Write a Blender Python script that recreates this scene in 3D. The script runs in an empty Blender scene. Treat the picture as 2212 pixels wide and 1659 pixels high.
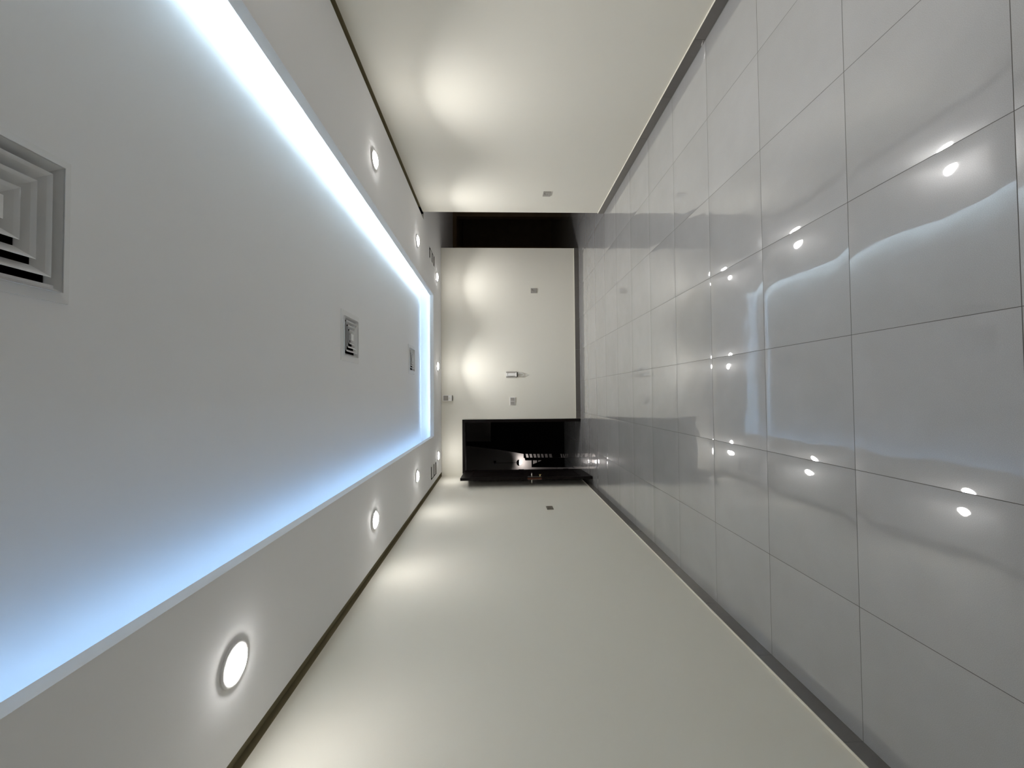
import bpy, bmesh, math, random
from mathutils import Matrix, Vector

SC = bpy.context.scene
COL = SC.collection
random.seed(4)

# ---------------------------------------------------------------- camera
CAM_H = 1.5821
r = Vector((0.9996507, -0.0253294, -0.0075450))      # upright "right"
u = Vector((0.0084006, 0.0338432, 0.9993918))        # upright "up"
w = Vector((0.0250586, 0.9991061, -0.0340342))       # viewing direction
cam = bpy.data.cameras.new('camera')
cam.sensor_fit = 'HORIZONTAL'; cam.sensor_width = 36.0
cam.lens = 889.709 / 2212 * 36.0
cam.clip_start = 0.02; cam.clip_end = 60
cam_o = bpy.data.objects.new('camera', cam); COL.objects.link(cam_o)
cx, cy, cz = -u, r, -w                               # the photo is taken on its side
M = Matrix(((cx.x, cy.x, cz.x, 0), (cx.y, cy.y, cz.y, 0), (cx.z, cy.z, cz.z, CAM_H), (0, 0, 0, 1)))
cam_o.matrix_world = M
SC.camera = cam_o

# ---------------------------------------------------------------- world, exposure, light levels
wd = bpy.data.worlds.new('night'); SC.world = wd; wd.use_nodes = True
wd.node_tree.nodes['Background'].inputs[0].default_value = (0.010, 0.011, 0.014, 1)
wd.node_tree.nodes['Background'].inputs[1].default_value = 0.3
SC.view_settings.view_transform = 'Standard'
SC.view_settings.look = 'None'
SC.view_settings.exposure = 0.78
SC.view_settings.gamma = 1.0
SC.view_settings.use_curve_mapping = False
SC.cycles.max_bounces = 12; SC.cycles.diffuse_bounces = 8; SC.cycles.glossy_bounces = 6
LAMP_E = 54.0
LAMP_W_R, LAMP_SPREAD = 4.3, 112                      # downlight beam, watts and degrees
LAMP_C = (1.0, 0.987, 0.975)
#                                      # downlight lens emission
LED_R, LED_B, LED_L = 27.0, 14.5, 11.0               # cove strips: right, back, left
PEND_E = 32.0

# ---------------------------------------------------------------- room dimensions (m)
HC, HU, HF = 2.6606, 2.89, 2.72                      # soffit, upper ceiling, fascia top
XL, XR, XBE = -1.541, 2.671, 2.828
YB, YJ, YN = 7.889, 5.978, -2.6
OX0, OX1, OY0, OY1 = -0.692, 1.688, -1.4, 6.953      # cove opening
CV = 0.118                                           # cove shelf depth
TILE, TX0, TY0 = 0.6, -0.9472, 2.984
HB = 0.088

# ---------------------------------------------------------------- materials
def mat(name, col, rough=0.5, metal=0.0, coat=0.0, spec=0.5, emit=None, es=0.0, noise=0.0, nscale=40, bump=0.0, bscale=200):
    m = bpy.data.materials.new(name); m.use_nodes = True
    nt = m.node_tree; b = nt.nodes['Principled BSDF']
    b.inputs['Base Color'].default_value = (*col, 1)
    b.inputs['Roughness'].default_value = rough
    b.inputs['Metallic'].default_value = metal
    b.inputs['Coat Weight'].default_value = coat
    b.inputs['Specular IOR Level'].default_value = spec
    if emit:
        b.inputs['Emission Color'].default_value = (*emit, 1)
        b.inputs['Emission Strength'].default_value = es
    g = nt.nodes.new('ShaderNodeNewGeometry')
    if noise:
        n = nt.nodes.new('ShaderNodeTexNoise'); n.inputs['Scale'].default_value = nscale; n.inputs['Detail'].default_value = 4
        nt.links.new(g.outputs['Position'], n.inputs['Vector'])
        mx = nt.nodes.new('ShaderNodeMixRGB')
        mx.inputs[1].default_value = (*[c * (1 - noise) for c in col], 1)
        mx.inputs[2].default_value = (*[min(1, c * (1 + noise)) for c in col], 1)
        nt.links.new(n.outputs['Fac'], mx.inputs[0]); nt.links.new(mx.outputs[0], b.inputs['Base Color'])
    if bump:
        n2 = nt.nodes.new('ShaderNodeTexNoise'); n2.inputs['Scale'].default_value = bscale; n2.inputs['Detail'].default_value = 3
        nt.links.new(g.outputs['Position'], n2.inputs['Vector'])
        bp = nt.nodes.new('ShaderNodeBump'); bp.inputs['Strength'].default_value = bump; bp.inputs['Distance'].default_value = 0.002
        nt.links.new(n2.outputs['Fac'], bp.inputs['Height']); nt.links.new(bp.outputs[0], b.inputs['Normal'])
    return m

def floor_material():
    m = bpy.data.materials.new('polished_floor_tile'); m.use_nodes = True
    nt = m.node_tree; N = nt.nodes.new; L = nt.links.new; b = nt.nodes['Principled BSDF']
    def math_(op, a, c=None, d=None):
        n = N('ShaderNodeMath'); n.operation = op
        for i, v in enumerate((a, c, d)):
            if v is None: continue
            if isinstance(v, (int, float)): n.inputs[i].default_value = v
            else: L(v, n.inputs[i])
        return n.outputs[0]
    g = N('ShaderNodeNewGeometry'); s = N('ShaderNodeSeparateXYZ'); L(g.outputs['Position'], s.inputs[0])
    tx = math_('DIVIDE', math_('SUBTRACT', s.outputs[0], TX0), TILE)
    ty = math_('DIVIDE', math_('SUBTRACT', s.outputs[1], TY0), TILE)
    fx, fy = math_('FLOOR', tx), math_('FLOOR', ty)
    ux, uy = math_('SUBTRACT', math_('SUBTRACT', tx, fx), 0.5), math_('SUBTRACT', math_('SUBTRACT', ty, fy), 0.5)
    ax, ay = math_('ABSOLUTE', ux), math_('ABSOLUTE', uy)
    edge = math_('MAXIMUM', ax, ay)
    grout = math_('GREATER_THAN', edge, 0.5 - 0.0012 / TILE)
    cid = N('ShaderNodeCombineXYZ'); L(fx, cid.inputs[0]); L(fy, cid.inputs[1])
    wn = N('ShaderNodeTexWhiteNoise'); wn.noise_dimensions = '2D'; L(cid.outputs[0], wn.inputs['Vector'])
    sc = N('ShaderNodeSeparateColor'); L(wn.outputs['Color'], sc.inputs[0])
    # clouded stone colour
    n1 = N('ShaderNodeTexNoise'); n1.inputs['Scale'].default_value = 2.2; n1.inputs['Detail'].default_value = 6; n1.inputs['Roughness'].default_value = 0.6
    L(g.outputs['Position'], n1.inputs['Vector'])
    n2 = N('ShaderNodeTexNoise'); n2.inputs['Scale'].default_value = 420; n2.inputs['Detail'].default_value = 2
    L(g.outputs['Position'], n2.inputs['Vector'])
    v = math_('ADD', math_('MULTIPLY', n1.outputs['Fac'], 0.10), math_('MULTIPLY', n2.outputs['Fac'], 0.16))
    v = math_('ADD', v, math_('MULTIPLY', wn.outputs['Value'], 0.035))
    v = math_('ADD', v, 0.235)
    cc = N('ShaderNodeCombineColor')
    L(math_('MULTIPLY', v, 1.0), cc.inputs[0]); L(math_('MULTIPLY', v, 1.0), cc.inputs[1]); L(math_('MULTIPLY', v, 1.005), cc.inputs[2])
    mx = N('ShaderNodeMixRGB'); L(grout, mx.inputs[0]); L(cc.outputs[0], mx.inputs[1]); mx.inputs[2].default_value = (0.09, 0.085, 0.08, 1)
    L(mx.outputs[0], b.inputs['Base Color'])
    rr = N('ShaderNodeMixRGB'); L(grout, rr.inputs[0]); rr.inputs[1].default_value = (0.20,) * 3 + (1,); rr.inputs[2].default_value = (0.7,) * 3 + (1,)
    L(rr.outputs[0], b.inputs['Roughness'])
    b.inputs['Specular IOR Level'].default_value = 0.35
    b.inputs['Coat Roughness'].default_value = 0.02
    L(math_('SUBTRACT', 1.0, grout), b.inputs['Coat Weight'])
    b.inputs['Coat IOR'].default_value = 1.75
    # pillowed edges, slight lippage and a faint waviness, height in metres
    def pil(a):
        e = math_('MAXIMUM', math_('SUBTRACT', a, 0.38), 0.0)
        return math_('MULTIPLY', math_('MULTIPLY', e, e), -0.085)
    hgt = math_('ADD', pil(ax), pil(ay))
    tlt = math_('ADD', math_('MULTIPLY', math_('MULTIPLY', math_('SUBTRACT', sc.outputs[0], 0.5), ux), 0.0020),
                math_('MULTIPLY', math_('MULTIPLY', math_('SUBTRACT', sc.outputs[1], 0.5), uy), 0.0020))
    n3 = N('ShaderNodeTexNoise'); n3.inputs['Scale'].default_value = 5.0; n3.inputs['Detail'].default_value = 1
    L(g.outputs['Position'], n3.inputs['Vector'])
    hgt = math_('ADD', math_('ADD', hgt, tlt), math_('MULTIPLY', n3.outputs['Fac'], 0.0011))
    hgt = math_('SUBTRACT', hgt, math_('MULTIPLY', grout, 0.0006))
    bp = N('ShaderNodeBump'); bp.inputs['Strength'].default_value = 1.0; bp.inputs['Distance'].default_value = 1.0
    L(hgt, bp.inputs['Height'])
    L(bp.outputs[0], b.inputs['Normal']); L(bp.outputs[0], b.inputs['Coat Normal'])
    return m

M_floor = floor_material()
M_wall = mat('cream_wall_paint', (0.80, 0.775, 0.69), 0.55, spec=0.3, noise=0.012, nscale=1.3, bump=0.12, bscale=160)
M_ceil = mat('white_ceiling_paint', (0.84, 0.84, 0.85), 0.75, spec=0.2, noise=0.01, nscale=2)
M_front = mat('grey_front_wall', (0.22, 0.21, 0.20), 0.7, noise=0.02)  # unseen wall, made dark to dim the near end of the room
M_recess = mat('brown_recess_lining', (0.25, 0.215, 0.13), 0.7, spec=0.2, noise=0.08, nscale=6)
M_skirt = mat('grey_skirting_tile', (0.135, 0.125, 0.115), 0.14, coat=0.4, noise=0.06, nscale=30)
M_bead = mat('cream_sealant', (0.80, 0.77, 0.68), 0.5)
M_brown = mat('shade_darkened_brown', (0.22, 0.155, 0.09), 0.6, spec=0.2, noise=0.15, nscale=5)  # brown darkened to stand in for the shade of the unlit corridor
# mat('olive_brown_door_skin', (0.040, 0.030, 0.012), 0.5, noise=0.1, nscale=7)
M_door = mat('black_brown_door_lacquer', (0.005, 0.0032, 0.003), 0.4, spec=0.15, noise=0.2, nscale=14)
M_white = mat('white_plastic', (0.84, 0.83, 0.80), 0.32, noise=0.01)
M_grey = mat('silver_grey_plastic', (0.36, 0.34, 0.31), 0.35, noise=0.03)
M_dgrey = mat('dark_socket_grey', (0.17, 0.15, 0.12), 0.4, noise=0.03)
M_hole = mat('black_opening', (0.002, 0.002, 0.002), 0.9, spec=0.0, noise=0.05)
M_alu = mat('powder_coated_aluminium', (0.76, 0.76, 0.76), 0.45, spec=0.3, noise=0.01)
M_chrome = mat('satin_chrome', (0.75, 0.73, 0.70), 0.22, metal=1, noise=0.02)
M_brass = mat('aged_brass', (0.12, 0.05, 0.03), 0.4, metal=0.7, noise=0.1)
M_gold = mat('polished_brass', (0.85, 0.72, 0.38), 0.25, metal=1, noise=0.03)
M_lens = mat('lit_lamp_lens', (0.9, 0.9, 0.9), 0.4, emit=(1.0, 0.975, 0.945), es=LAMP_E)
M_ledr = mat('led_strip_right_glow', (0.5, 0.5, 0.5), 0.5, emit=(0.66, 0.87, 1.0), es=LED_R)
M_ledb = mat('led_strip_far_glow', (0.5, 0.5, 0.5), 0.5, emit=(0.48, 0.72, 1.0), es=LED_B)
M_ledl = mat('led_strip_left_glow', (0.5, 0.5, 0.5), 0.5, emit=(0.32, 0.60, 1.0), es=LED_L)
M_bulb = mat('lit_outdoor_bulb', (0.9, 0.9, 0.9), 0.4, emit=(1.0, 0.93, 0.90), es=PEND_E)
M_black = mat('black_metal_and_silhouette', (0.0035, 0.0035, 0.0035), 0.75, spec=0.15, noise=0.1)
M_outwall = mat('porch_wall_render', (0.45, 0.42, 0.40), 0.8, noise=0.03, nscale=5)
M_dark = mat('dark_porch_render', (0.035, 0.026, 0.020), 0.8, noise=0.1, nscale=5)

# ---------------------------------------------------------------- helpers
class MB:
    def __init__(s): s.bm = bmesh.new()
    def box(s, x0, x1, y0, y1, z0, z1, bev=0.0):
        t = bmesh.new()
        vs = [t.verts.new((x, y, z)) for x in (x0, x1) for y in (y0, y1) for z in (z0, z1)]
        for f in ((0, 1, 3, 2), (4, 6, 7, 5), (0, 4, 5, 1), (2, 3, 7, 6), (0, 2, 6, 4), (1, 5, 7, 3)):
            t.faces.new([vs[i] for i in f])
        if bev: bmesh.ops.bevel(t, geom=list(t.edges), offset=bev, segments=2, profile=0.6, affect='EDGES')
        s._merge(t); return s
    def prism(s, pts, axis, a, b_):
        """polygon pts in the two other axes, extruded along axis from a to b_"""
        t = bmesh.new()
        def P(p, v):
            return {'x': (v, p[0], p[1]), 'y': (p[0], v, p[1]), 'z': (p[0], p[1], v)}[axis]
        A = [t.verts.new(P(p, a)) for p in pts]; B = [t.verts.new(P(p, b_)) for p in pts]
        t.faces.new(A); t.faces.new(B[::-1]); n = len(pts)
        for i in range(n): t.faces.new((A[i], A[(i + 1) % n], B[(i + 1) % n], B[i]))
        s._merge(t); return s
    def lathe(s, prof, segs=32, c=(0, 0, 0)):
        t = bmesh.new(); rings = []
        for (rad, z) in prof:
            if rad < 1e-6: rings.append([t.verts.new((c[0], c[1], c[2] + z))])
            else: rings.append([t.verts.new((c[0] + rad * math.cos(2 * math.pi * k / segs), c[1] + rad * math.sin(2 * math.pi * k / segs), c[2] + z)) for k in range(segs)])
        for A, B in zip(rings, rings[1:]):
            for k in range(segs):
                k2 = (k + 1) % segs
                if len(A) == 1 and len(B) == 1: continue
                if len(A) == 1: t.faces.new((A[0], B[k], B[k2]))
                elif len(B) == 1: t.faces.new((A[k], A[k2], B[0]))
                else: t.faces.new((A[k], A[k2], B[k2], B[k]))
        s._merge(t); return s
    def tube(s, pts, rad, segs=10):
        t = bmesh.new(); pts = [Vector(p) for p in pts]; rings = []
        up = Vector((0, 0, 1)); prev = None
        for i, p in enumerate(pts):
            d = (pts[min(i + 1, len(pts) - 1)] - pts[max(i - 1, 0)]).normalized()
            if prev is None:
                a = d.cross(up if abs(d.z) < 0.9 else Vector((1, 0, 0))).normalized()
            else: a = (prev - d * prev.dot(d)).normalized()
            prev = a; b_ = d.cross(a)
            rings.append([t.verts.new(p + rad * (math.cos(2 * math.pi * k / segs) * a + math.sin(2 * math.pi * k / segs) * b_)) for k in range(segs)])
        for A, B in zip(rings, rings[1:]):
            for k in range(segs): t.faces.new((A[k], A[(k + 1) % segs], B[(k + 1) % segs], B[k]))
        t.faces.new(rings[0][::-1]); t.faces.new(rings[-1])
        s._merge(t); return s
    def frustum_ring(s, ho, zo, hi, zi, th):
        """square ring of sheet metal: outer half size ho at height zo, inner hi at zi"""
        t = bmesh.new()
        def sq(h, z): return [t.verts.new((x * h, y * h, z)) for x, y in ((-1, -1), (1, -1), (1, 1), (-1, 1))]
        R = [sq(ho, zo), sq(hi, zi), sq(hi, zi + th), sq(ho, zo + th)]
        for j in range(4):
            A, B = R[j], R[(j + 1) % 4]
            for k in range(4): t.faces.new((A[k], A[(k + 1) % 4], B[(k + 1) % 4], B[k]))
        s._merge(t); return s
    def _merge(s, t):
        bmesh.ops.recalc_face_normals(t, faces=list(t.faces))
        me = bpy.data.meshes.new('tmp'); t.to_mesh(me); t.free(); s.bm.from_mesh(me); bpy.data.meshes.remove(me)
    def build(s, name, m, parent=None, smooth=False, origin=None, xf=None):
        if xf is not None: s.bm.transform(xf)
        if origin is not None: s.bm.transform(Matrix.Translation(-Vector(origin)))
        me = bpy.data.meshes.new(name); s.bm.to_mesh(me); s.bm.free()
        for mm in (m if isinstance(m, (list, tuple)) else [m]): me.materials.append(mm)
        if smooth:
            for p in me.polygons: p.use_smooth = True
            try: me.set_sharp_from_angle(angle=math.radians(38))
            except Exception: pass
        o = bpy.data.objects.new(name, me); COL.objects.link(o)
        if origin is not None: o.location = origin
        if parent: o.parent = parent
        return o

def struct(name, mb, m):
    o = mb.build(name, m); o['kind'] = 'structure'; return o
def tag(o, label, cat, group=None):
    o['label'] = label; o['category'] = cat
    if group: o['group'] = group
    return o
def thing(name, label, cat, loc=(0, 0, 0), rot=(0, 0, 0), group=None):
    o = bpy.data.objects.new(name, None); COL.objects.link(o)
    o.empty_display_size = 0.1
    o.location = loc; o.rotation_euler = rot
    return tag(o, label, cat, group)
def dup(root, loc, label):
    n = root.copy(); COL.objects.link(n); n.location = loc; n['label'] = label
    for ch in list(root.children):
        c = ch.copy(); COL.objects.link(c); c.parent = n
        for g in list(ch.children):
            d = g.copy(); COL.objects.link(d); d.parent = c
    return n

# ================================================================ ROOM SHELL
struct('floor', MB().box(-5.0, 6.0, YN - 0.2, 12.0, -0.15, 0.0), M_floor)

# walls stop at the soffit; the brown recess runs above them
struct('wall_left', MB().box(XL - 0.18, XL, YN, YB, 0, HC), M_wall)
struct('wall_right', MB().box(XR, XR + 0.18, YN, YJ, 0, HC), M_wall)
DX0, DX1, DZ = -1.497, -0.474, 2.266                 # clear hole for the door frame
bw = MB()
bw.box(XL - 0.18, DX0, YB, YB + 0.16, 0, HC)
bw.box(DX0, DX1, YB, YB + 0.16, DZ, HC)
bw.box(DX1, XBE, YB, YB + 0.16, 0, HC)
struct('wall_back', bw, M_wall)
struct('wall_front', MB().box(XL - 0.18, XR + 0.18, YN - 0.16, YN, 0, HU + 0.1), M_front)

# corridor beyond the opening on the right
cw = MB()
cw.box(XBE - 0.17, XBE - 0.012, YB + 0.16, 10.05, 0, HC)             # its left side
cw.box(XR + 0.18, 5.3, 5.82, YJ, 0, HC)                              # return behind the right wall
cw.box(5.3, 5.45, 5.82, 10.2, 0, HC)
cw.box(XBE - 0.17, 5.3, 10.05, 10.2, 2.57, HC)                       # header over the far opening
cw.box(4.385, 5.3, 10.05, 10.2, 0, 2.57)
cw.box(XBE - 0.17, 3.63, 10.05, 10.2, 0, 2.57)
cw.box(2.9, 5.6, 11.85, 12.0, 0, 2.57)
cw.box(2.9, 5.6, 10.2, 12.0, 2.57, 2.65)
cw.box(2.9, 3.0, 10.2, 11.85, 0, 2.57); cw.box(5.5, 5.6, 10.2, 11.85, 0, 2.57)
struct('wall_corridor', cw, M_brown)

# ceiling: soffit ring, cove shelf, fascia, cove walls and raised centre, one continuous plaster ceiling
GAP = 0.083
c = MB()
T = 0.035
def soffit(x0, x1, y0, y1): c.box(x0, x1, y0, y1, HC, HC + T)
F = 0.014                                             # fascia board thickness
soffit(XL + GAP, OX0 - F, YN, YB - 0.004)
soffit(OX1 + F, XR - GAP, YN, YJ + 0.07)
soffit(OX1 + F, 5.45, YJ + 0.07, YB - 0.004)
soffit(XR, 5.45, 5.82, YJ + 0.07)
soffit(XBE, 5.45, YB - 0.004, 10.2)
soffit(OX0 - F, OX1 + F, OY1 + F, YB - 0.004)
soffit(OX0 - F, OX1 + F, YN, OY0 - F)
c.box(OX0 - F, OX0, OY0 - F, OY1 + F, HC, HF); c.box(OX1, OX1 + F, OY0 - F, OY1 + F, HC, HF)
c.box(OX0, OX1, OY1, OY1 + F, HC, HF); c.box(OX0, OX1, OY0 - F, OY0, HC, HF)
ux0, ux1, uy0, uy1 = OX0 - CV, OX1 + CV, OY0 - CV, OY1 + CV
c.box(ux0 - 0.03, ux0, uy0 - 0.03, uy1 + 0.03, HC + T, HU); c.box(ux1, ux1 + 0.03, uy0 - 0.03, uy1 + 0.03, HC + T, HU)
c.box(ux0, ux1, uy1, uy1 + 0.03, HC + T, HU); c.box(ux0, ux1, uy0 - 0.03, uy0, HC + T, HU)
VX, VH = 0.515, 0.183                                 # diffuser centre line and throat half size
VY = (1.075, 3.685, 6.265)
c.box(ux0, VX - VH, uy0, uy1, HU, HU + 0.03); c.box(VX + VH, ux1, uy0, uy1, HU, HU + 0.03)
ys = [uy0] + [v for y in VY for v in (y - VH, y + VH)] + [uy1]
for k in range(0, len(ys), 2): c.box(VX - VH, VX + VH, ys[k], ys[k + 1], HU, HU + 0.03)
struct('ceiling', c, M_ceil)
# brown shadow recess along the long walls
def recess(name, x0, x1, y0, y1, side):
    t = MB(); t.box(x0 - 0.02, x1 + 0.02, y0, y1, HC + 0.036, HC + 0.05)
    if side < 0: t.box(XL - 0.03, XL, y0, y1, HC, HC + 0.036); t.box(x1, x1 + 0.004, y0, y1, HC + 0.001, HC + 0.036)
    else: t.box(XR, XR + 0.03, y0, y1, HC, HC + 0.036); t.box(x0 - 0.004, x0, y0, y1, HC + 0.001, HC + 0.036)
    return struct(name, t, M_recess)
recess('trim_1', XL, XL + GAP, YN, YB, -1)
recess('trim_2', XR - GAP, XR, YN, YJ + 0.07, 1)
struct('trim_3', MB().box(XL, XBE, YB - 0.004, YB, HC + 0.003, HC + 0.03), M_recess)

# skirting tiles with a pale sealant line along the top
def skirt(name, runs):
    s = MB(); b_ = MB()
    for (axis, fixed, into, a, e) in runs:
        t0 = TY0 if axis == 'y' else TX0
        k = math.floor((a - t0) / TILE); cuts = [a]
        while t0 + (k + 1) * TILE < e:
            k += 1
            if t0 + k * TILE > a: cuts.append(t0 + k * TILE)
        cuts.append(e)
        lo, hi = sorted((fixed, fixed + into))
        for p, q in zip(cuts, cuts[1:]):
            g = 0.0008
            if axis == 'y':
                s.box(lo, hi, p + g, q - g, 0.0, HB, 0.001)
            else:
                s.box(p + g, q - g, lo, hi, 0.0, HB, 0.001)
        if axis == 'y': b_.box(lo, hi, a, e, HB, HB + 0.0025)
        else: b_.box(a, e, lo, hi, HB, HB + 0.0025)
    o = struct(name, s, M_skirt)
    b_.build('sealant_line', M_bead, o)['label'] = 'pale cream sealant line on top of the skirting'
    return o
skirt('baseboard_left', [('y', XL, 0.013, YN, YB)])
skirt('baseboard_right', [('y', XR, -0.013, YN, YJ)])
skirt('baseboard_back', [('x', YB, -0.013, DX1 + 0.008, XBE)])

# porch outside the back door
ow = MB(); ow.box(-5.0, 2.6, 11.12, 11.27, 0, HC)
struct('wall_porch', ow, M_outwall)
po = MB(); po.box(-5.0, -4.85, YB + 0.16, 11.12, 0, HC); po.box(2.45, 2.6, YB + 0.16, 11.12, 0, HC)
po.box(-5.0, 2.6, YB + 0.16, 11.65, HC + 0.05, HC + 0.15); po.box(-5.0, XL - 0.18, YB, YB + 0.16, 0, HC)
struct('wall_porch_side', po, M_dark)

# ================================================================ OPEN DOOR
d1 = bpy.data.objects.new('door_1', None); COL.objects.link(d1); d1.location = (-1.0, YB, 0); d1['kind'] = 'structure'
O = Vector((-1.0, YB, 0))
def dpart(mb, name, m, parent=d1, smooth=False, label=None):
    o = mb.build(name, m, None, smooth, xf=Matrix.Translation(-O)); o.parent = parent
    if label: o['label'] = label
    return o
fr = MB()
FW = 0.056
fr.prism([(DX0, 0), (DX0, DZ), (DX1, DZ), (DX1, 0), (DX1 - FW, 0), (DX1 - FW, DZ - FW), (DX0 + 0.03, DZ - FW), (DX0 + 0.03, 0)], 'y', YB - 0.012, YB + 0.17)
dpart(fr, 'door_frame', M_door)
hinge = Vector((-1.440, YB - 0.02, 0)); near = Vector((-1.387, 6.905, 0))
dirv = (near - hinge); LW = dirv.length; dirv.normalize(); nrm = Vector((dirv.y, -dirv.x, 0))   # nrm points to the left wall
Rm = Matrix(((dirv.x, nrm.x, 0, hinge.x), (dirv.y, nrm.y, 0, hinge.y), (0, 0, 1, 0), (0, 0, 0, 1)))
if nrm.x > 0: print('normal flipped')
Tm = Matrix.Translation(-O) @ Rm
def lpart(mb, name, m, parent, smooth=False, label=None):
    o = mb.build(name, m, None, smooth, xf=Tm); o.parent = parent
    if label: o['label'] = label
    return o
lf = MB(); TH = 0.044; LH = 2.222
lf.box(0, LW, 0, TH, 0.008, LH, 0.002)
for (z0, z1) in ((0.18, 1.02), (1.16, 2.06)):         # raised mouldings on both faces
    for (ya, yb) in ((-0.006, 0.001), (TH - 0.001, TH + 0.006)):
        x0, x1 = 0.14, LW - 0.14
        lf.box(x0, x1, ya, yb, z0, z0 + 0.03, 0.002); lf.box(x0, x1, ya, yb, z1 - 0.03, z1, 0.002)
        lf.box(x0, x0 + 0.03, ya, yb, z0 + 0.03, z1 - 0.03, 0.002); lf.box(x1 - 0.03, x1, ya, yb, z0 + 0.03, z1 - 0.03, 0.002)
leaf = lpart(lf, 'door_leaf', M_door, d1)
lp = MB(); lp.box(LW - 0.0005, LW + 0.0025, 0.008, 0.036, 0.865, 1.10, 0.0008)
lp.box(LW, LW + 0.012, 0.015, 0.029, 0.99, 1.02, 0.002)
lpart(lp, 'latch_plate', M_brass, leaf, label='brass latch plate on the edge of the door')
for sgn, y0 in ((-1, 0.0), (1, TH)):
    h = MB()
    h.box(LW - 0.075, LW - 0.035, *sorted((y0, y0 + sgn * 0.007)), 0.86, 1.09, 0.002)
    h.tube([(LW - 0.055, y0 + sgn * 0.005, 1.025), (LW - 0.055, y0 + sgn * 0.05, 1.025), (LW - 0.075, y0 + sgn * 0.058, 1.025), (LW - 0.16, y0 + sgn * 0.058, 1.022)], 0.009, 12)
    lpart(h, 'lever_handle', M_chrome, leaf, True, 'satin chrome lever handle')
kk = MB(); kk.tube([(LW - 0.055, -0.005, 0.885), (LW - 0.055, -0.03, 0.885)], 0.009, 12)
kk.box(LW - 0.06, LW - 0.05, -0.04, -0.03, 0.865, 0.905, 0.003)
lpart(kk, 'thumb_turn', M_gold, leaf, label='small brass thumb turn below the lever')
hg = MB()
for z in (0.25, 1.1, 1.98): hg.tube([(-0.004, -0.006, z), (-0.004, -0.006, z + 0.1)], 0.007, 10)
lpart(hg, 'hinges', M_door, leaf, True)

# ================================================================ DOWNLIGHTS
dl = thing('ceiling_downlight', '', 'ceiling light', (0, 0, HC), group='round downlights around the ceiling border')
MB().lathe([(0.0655, -0.004), (0.069, -0.0095), (0.080, -0.0095), (0.0868, -0.006), (0.0875, 0.0)], 40).build('trim_ring', M_alu, dl, True)
MB().lathe([(0.0, -0.0245), (0.03, -0.0238), (0.05, -0.0215), (0.060, -0.017), (0.0645, -0.010), (0.0655, -0.004)], 28).build('lens', M_lens, dl, True)
def beam(parent, watts):
    bl = bpy.data.lights.new('beam', 'AREA'); bl.shape = 'DISK'; bl.size = 0.118
    bl.energy = watts; bl.spread = math.radians(LAMP_SPREAD); bl.color = LAMP_C
    bo = bpy.data.objects.new('beam', bl); COL.objects.link(bo); bo.parent = parent; bo.location = (0, 0, -0.026)
lights = [
 (-1.083, 1.735, 'large bright round downlight nearest the camera on the left ceiling border'),
 (-1.078, 3.637, 'round downlight second from the camera on the left ceiling border'),
 (-1.070, 5.500, 'round downlight third along the left border, just before the small left ceiling grille'),
 (-1.079, 7.400, 'round downlight in the far left ceiling corner, right above the open black door'),
 (0.512, 7.370, 'middle one of three round downlights along the back wall'),
 (2.100, 7.330, 'round downlight in the far right ceiling corner, beside the dark corridor opening'),
 (2.087, 5.560, 'round downlight on the right ceiling border next to the small right grille'),
 (2.081, 3.624, 'round downlight on the right ceiling border closest to the camera in view'),
 (2.080, 1.735, 'round downlight on the right border, next before the one in view, outside the picture'),
 (2.080, -0.150, 'round fill downlight added on the right border beside the camera, outside the picture'),  # unseen lamp added on the right only, to brighten that side
]
for i, (x, y, lab) in enumerate(lights):
    if i == 0: dl.location = (x, y, HC); dl['label'] = lab
    else: dup(dl, (x, y, HC), lab)
for o in [o for o in COL.objects if o.name.startswith('ceiling_downlight') and o.location.x > 0]:
    beam(o, LAMP_W_R)

# ================================================================ COVE LED STRIPS (glued inside the cove)
def led(name, tape, glow, m, label):
    r_ = thing(name, label, 'led strip', tape[0], group='LED strips hidden in the ceiling cove')
    o = Vector(tape[0])
    a = MB(); b_ = MB()
    for mb_, q in ((a, tape[1]), (b_, glow)):
        mb_.box(*q) if len(q) == 6 else mb_.prism([(0, 0)] * 0 + [(p[0], p[1]) for p in q], 'y', OY0 + 0.1, OY1 - 0.02)
    a.build('tape', M_white, r_, xf=Matrix.Translation(-o))
    b_.build('diodes', m, r_, xf=Matrix.Translation(-o))
ya, yb = OY0 + 0.1, OY1 - 0.02
xr = OX1 + F
led('led_strip', ((xr, ya, HC + T), [(xr + 0.001, HC + T), (xr + 0.021, HC + T), (xr + 0.010, 2.712), (xr + 0.001, 2.703)]),
    [(xr + 0.0195, 2.6985), (xr + 0.0215, 2.6995), (xr + 0.0125, 2.7095), (xr + 0.0105, 2.7085)], M_ledr,
    'bright cool white light strip behind the right-hand edge of the raised ceiling')
yf = OY1 + F
led('led_strip', ((OX0 + 0.02, yf, HC + T), (OX0 + 0.02, OX1 - 0.02, yf, yf + 0.002, 2.697, 2.711)), (OX0 + 0.02, OX1 - 0.02, yf + 0.002, yf + 0.004, 2.699, 2.709), M_ledb,
    'pale blue light strip behind the far short edge of the raised ceiling')
xl = OX0 - CV
led('led_strip', ((xl + 0.012, ya, HC + T), (xl + 0.012, xl + 0.026, ya, yb, HC + T, HC + T + 0.002)), (xl + 0.014, xl + 0.024, ya, yb, HC + T + 0.002, HC + T + 0.004), M_ledl,
    'blue light strip behind the left-hand edge of the raised ceiling')

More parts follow.
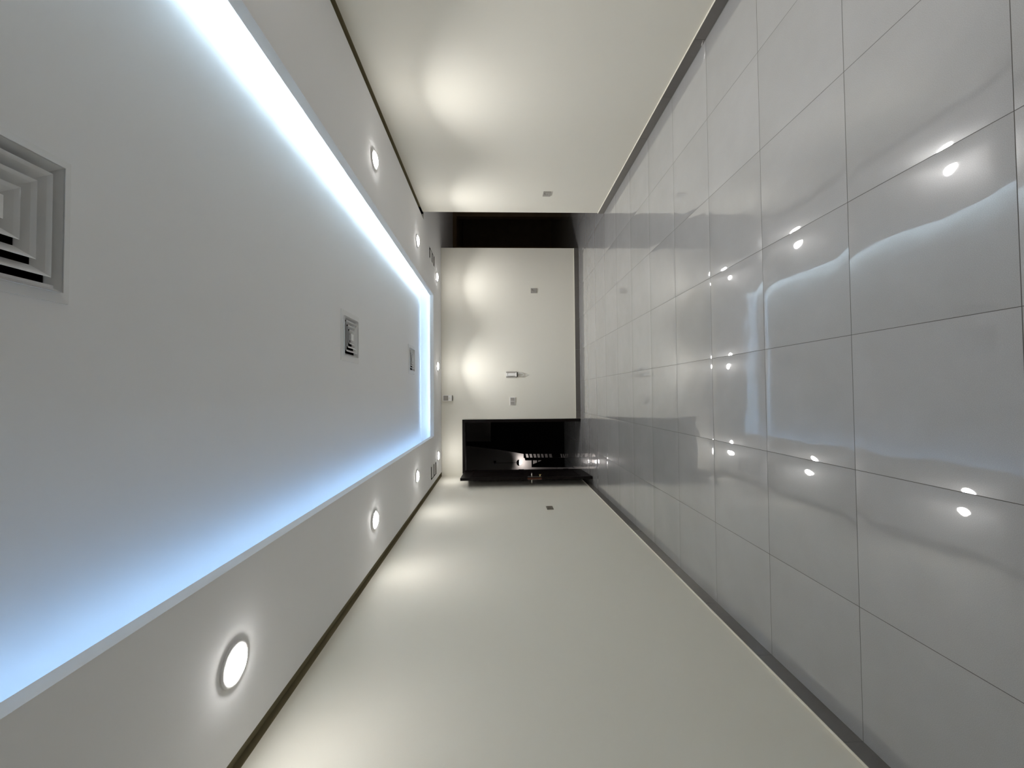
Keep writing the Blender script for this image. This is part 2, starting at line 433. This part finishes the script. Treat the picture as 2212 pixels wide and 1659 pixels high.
# ================================================================ SQUARE AIR DIFFUSERS
def diffuser(x, y, core, label):
    df = thing('air_diffuser', label, 'air vent', (x, y, HU), group='square four-way air diffusers in the raised ceiling')
    m = MB(); m.frustum_ring(0.216, -0.005, core + 0.012, -0.007, 0.005)
    m.frustum_ring(core + 0.012, -0.006, core + 0.010, -0.018, 0.002); m.frustum_ring(core + 0.012, -0.018, core - 0.010, 0.016, 0.003)
    m.build('frame', M_alu, df)
    n = MB(); t = 0.181
    for q in ((-t, -t + 0.003, -t, t), (t - 0.003, t, -t, t), (-t, t, -t, -t + 0.003), (-t, t, t - 0.003, t)): n.box(*q, 0.002, 0.13)
    n.box(-t, t, -t, t, 0.13, 0.135)
    n.build('throat', M_hole, df)
    sp = core / 4.4
    for k in range(1, 4):
        ho = core + 0.004 - sp * k + sp * 0.28
        q = MB(); q.frustum_ring(ho, -0.020, ho - 0.009, -0.012, 0.002); q.frustum_ring(ho - 0.009, -0.012, ho - sp * 0.70, 0.010, 0.002)
        q.build('louvre_ring', M_alu, df)
    ho = core + 0.004 - sp * 4 + sp * 0.28
    q = MB(); q.box(-ho, ho, -ho, ho, -0.022, -0.019); q.frustum_ring(ho, -0.020, ho * 0.7, 0.01, 0.002); q.build('centre_plate', M_alu, df)
diffuser(VX - 0.015, VY[0], 0.176, 'large square air diffuser cut by the picture edge, nearest the camera')
diffuser(VX, VY[1], 0.156, 'square air diffuser in the middle of the raised ceiling, second from camera')
diffuser(VX + 0.02, VY[2], 0.156, 'small-looking square air diffuser farthest away, near the far cove edge')

# ================================================================ SMALL SOFFIT GRILLES
def grille(x0, x1, y0, y1, label, out):
    g = thing('ceiling_grille', label, 'air vent', ((x0 + x1) / 2, (y0 + y1) / 2, HC), group='two-panel grilles in the ceiling border')
    hx, hy = (x1 - x0) / 2, (y1 - y0) / 2
    MB().box(-hx + 0.004, hx - 0.004, -hy + 0.004, hy - 0.004, -0.002, 0.0).build('backing', M_hole, g)
    f = MB()
    f.box(-hx, -hx + 0.016, -hy, hy, -0.008, 0.0) if out > 0 else f.box(hx - 0.016, hx, -hy, hy, -0.008, 0.0)
    f.box(-hx, hx, -hy - 0.004, -hy + 0.004, -0.004, 0.0)
    f.box(-hx, hx, hy - 0.004, hy + 0.006, -0.004, 0.0)
    f.build('frame', M_alu, g)
    pw0, pw1 = (-hx + 0.018, hx - 0.022) if out > 0 else (-hx + 0.022, hx - 0.018)
    L_ = (2 * hy - 0.024)
    for k in range(2):
        a = -hy + 0.012 + k * L_ / 2 + 0.070; b_ = -hy + 0.012 + (k + 1) * L_ / 2 - (0.004 if k == 0 else 0.080)
        p = MB(); nsl = 9
        for j in range(nsl):
            ya_ = a + (b_ - a) * j / nsl; yb_ = a + (b_ - a) * (j + 0.9) / nsl
            p.prism([(ya_, -0.003), (yb_, -0.005), (yb_, -0.0035), (ya_, -0.002)], 'x', pw0, pw1)
        p.build('slat_panel', M_alu, g)
grille(-1.362, -1.130, 6.62, 7.185, 'small two-panel grille on the left ceiling border above the open door', -1)
grille(2.172, 2.372, 6.53, 7.06, 'small two-panel grille on the right ceiling border near the corridor opening', 1)

# ================================================================ THINGS ON THE WALLS
# alarm box near the ceiling, back wall.  local: x right, y out of wall (towards -Y world), z up
ab = thing('alarm_box', 'white rectangular box high on the back wall close to the ceiling', 'wall box', (-0.060, YB, 2.455))
b1 = MB(); b1.box(-0.058, 0.058, -0.050, 0.0, 0.0, 0.175, 0.006); b1.build('housing', M_white, ab)
b2 = MB(); b2.box(-0.046, 0.046, -0.054, -0.049, 0.070, 0.160, 0.002); b2.build('front_panel', M_grey, ab)
b3 = MB(); b3.box(-0.048, 0.048, -0.042, -0.008, -0.006, 0.001); b3.build('underside_slot', M_hole, ab)
b4 = MB(); b4.lathe([(0, -0.002), (0.005, -0.001), (0.006, 0.002)], 14); b4.build('indicator', M_gold, ab, xf=Matrix.Translation((0.0, -0.055, 0.05)) @ Matrix.Rotation(math.radians(-90), 4, 'X'))

# slim handset with a cord loop
it = thing('wall_handset', 'slim white upright handset on the back wall with a cord loop hanging below', 'intercom', (0.378, YB, 1.214))
h1 = MB(); h1.box(-0.058, 0.058, -0.016, 0.0, 0.008, 0.213, 0.004); h1.build('back_plate', M_grey, it)
h2 = MB(); h2.box(-0.029, 0.029, -0.050, -0.014, 0.022, 0.205, 0.010)
h2.box(-0.040, 0.040, -0.056, -0.012, 0.006, 0.030, 0.008); h2.box(-0.031, 0.031, -0.054, -0.012, 0.180, 0.208, 0.008)
h2.build('handset', M_white, it)
h3 = MB(); h3.box(-0.044, 0.044, -0.046, -0.002, -0.006, 0.007, 0.002); h3.build('lower_cradle', M_hole, it)
h4 = MB(); h4.tube([(0.020, -0.020, -0.004), (0.022, -0.030, -0.04), (0.020, -0.032, -0.09), (0.006, -0.030, -0.122), (-0.012, -0.028, -0.125), (-0.026, -0.024, -0.105), (-0.030, -0.018, -0.06), (-0.028, -0.012, -0.004)], 0.0048, 8)
h4.build('cord', M_white, it, True)

# two-gang switch
sw = thing('light_switch', 'wide silver-grey light switch on the back wall beside the door', 'light switch', (-0.131, YB, 1.308))
s1 = MB(); s1.box(-0.077, 0.077, -0.009, 0.0, -0.055, 0.055, 0.003); s1.build('plate', M_white, sw)
for x in (-0.036, 0.036):
    s2 = MB(); s2.prism([(-0.008, -0.034), (-0.0165, -0.034), (-0.011, 0.034), (-0.008, 0.034)], 'x', x - 0.031, x + 0.031); s2.build('rocker', M_grey, sw)
s3 = MB(); s3.box(-0.073, 0.073, -0.0105, -0.008, 0.040, 0.048, 0.001); s3.build('top_strip', M_white, sw)

def socket(loc, rz, W, H, mm, label, two):
    s = thing('wall_socket', label, 'power socket', loc, (0, 0, rz), group='power sockets')
    a = MB(); a.box(-W / 2, W / 2, -0.009, 0.0, -H / 2, H / 2, 0.003); a.build('face_plate', mm, s)
    for cx_ in ((-W / 4, W / 4) if two else (0,)):
        q = MB()
        for (dx, dz, sx, sz) in ((0, 0.016, 0.0045, 0.009), (-0.011, -0.006, 0.007, 0.0045), (0.011, -0.006, 0.007, 0.0045)):
            q.box(cx_ + dx - sx / 2 * 1.2, cx_ + dx + sx / 2 * 1.2, -0.0096, -0.0085, dz - sz / 2, dz + sz / 2)
        q.build('pin_holes', M_hole, s)
        k = MB(); k.prism([(-0.0085, 0.026), (-0.0125, 0.026), (-0.010, 0.040), (-0.0085, 0.040)], 'x', cx_ + 0.008, cx_ + 0.026); k.build('rocker', M_grey if mm != M_grey else M_dgrey, s)
    return s
socket((1.997, YB, 0.878), 0, 0.096, 0.118, M_grey, 'small grey socket plate on the back wall right half, low down', False)
socket((XR, 5.410, 0.912), math.radians(-90), 0.120, 0.104, M_grey, 'grey socket plate low on the right wall near the corridor opening', False)
socket((XL, 5.590, 0.895), math.radians(90), 0.150, 0.088, M_dgrey, 'dark wide socket plate low on the left wall before the open door', True)

# ================================================================ PORCH: openwork panel and hanging lamp
PY0, PY1 = 9.88, 9.92
g = MB()  # flat cut-out of an unlit shape, its darkness put into the colour
g.prism([(-1.12, 2.396), (-1.128, 1.766), (-0.586, 1.762), (-0.56, 0.0), (-1.440, 0.0), (-1.428, 0.981), (-1.310, 1.624), (-1.208, 2.396)], 'y', PY0, PY1)
g.prism([(-1.519, 0.96), (-1.533, 0.0), (-1.594, 0.0), (-1.582, 0.944)], 'y', PY0, PY1)
rz = (0.981, 0.935, 0.878, 0.845, 0.787, 0.753, 0.694, 0.663, 0.603, 0.57, 0.514, 0.48, 0.414, 0.38, 0.313, 0.101, 0.067, 0.045, 0.02, 0.0)
for a, b_ in zip(rz[0::2], rz[1::2]):
    g.prism([(-1.42, a), (-1.42, b_), (-1.525, b_ - 0.022), (-1.525, a - 0.022 if a < 0.95 else a)], 'y', PY0 + 0.005, PY1 - 0.005)
g.prism([(-1.582, 0.79), (-1.582, 0.757), (-1.748, 0.757), (-1.748, 0.79)], 'y', PY0, PY1)
g.prism([(-1.682, 0.765), (-1.645, 0.661), (-1.629, 0.627), (-1.597, 0.549), (-1.582, 0.504), (-1.594, 0.0), (-1.76, 0.0), (-1.748, 0.765)], 'y', PY0, PY1)
g.prism([(-1.58, 0.66), (-1.58, 0.632), (-1.64, 0.633), (-1.650, 0.661)], 'y', PY0, PY1)
g.prism([(-1.58, 0.56), (-1.58, 0.537), (-1.608, 0.538), (-1.612, 0.56)], 'y', PY0, PY1)
tag(g.build('openwork_panel', M_black, origin=(-1.2, 9.9, 0)), 'tall black openwork silhouette panel seen in the dark through the open door', 'silhouette screen')

LX, LY = -1.803, 10.9
pl = thing('hanging_lamp', 'small dark dome lamp on a thin rod glowing outside the open door', 'lamp', (LX, LY, 1.68))
a = MB(); a.box(-0.02, 0.02, 0.205, 0.22, -0.03, 0.03, 0.004); a.tube([(0, 0, 0.0), (0, 0.1, 0.008), (0, 0.21, 0.0)], 0.006); a.build('wall_bracket', M_black, pl)
a = MB(); a.lathe([(0.0, 0.012), (0.016, 0.008), (0.02, 0.0), (0.010, -0.012), (0.0042, -0.016), (0.0042, -0.58)], 14); a.build('rod', M_black, pl, True)
a = MB(); a.lathe([(0.0, -0.570), (0.03, -0.573), (0.062, -0.590), (0.079, -0.618), (0.080, -0.640), (0.076, -0.640), (0.074, -0.620), (0.058, -0.596), (0.0, -0.584)], 28); a.build('shade', M_black, pl, True)
a = MB(); a.lathe([(0.0, -0.595), (0.030, -0.602), (0.047, -0.628), (0.050, -0.655), (0.042, -0.688), (0.022, -0.706), (0.0, -0.710)], 20); a.build('bulb', M_bulb, pl, True)
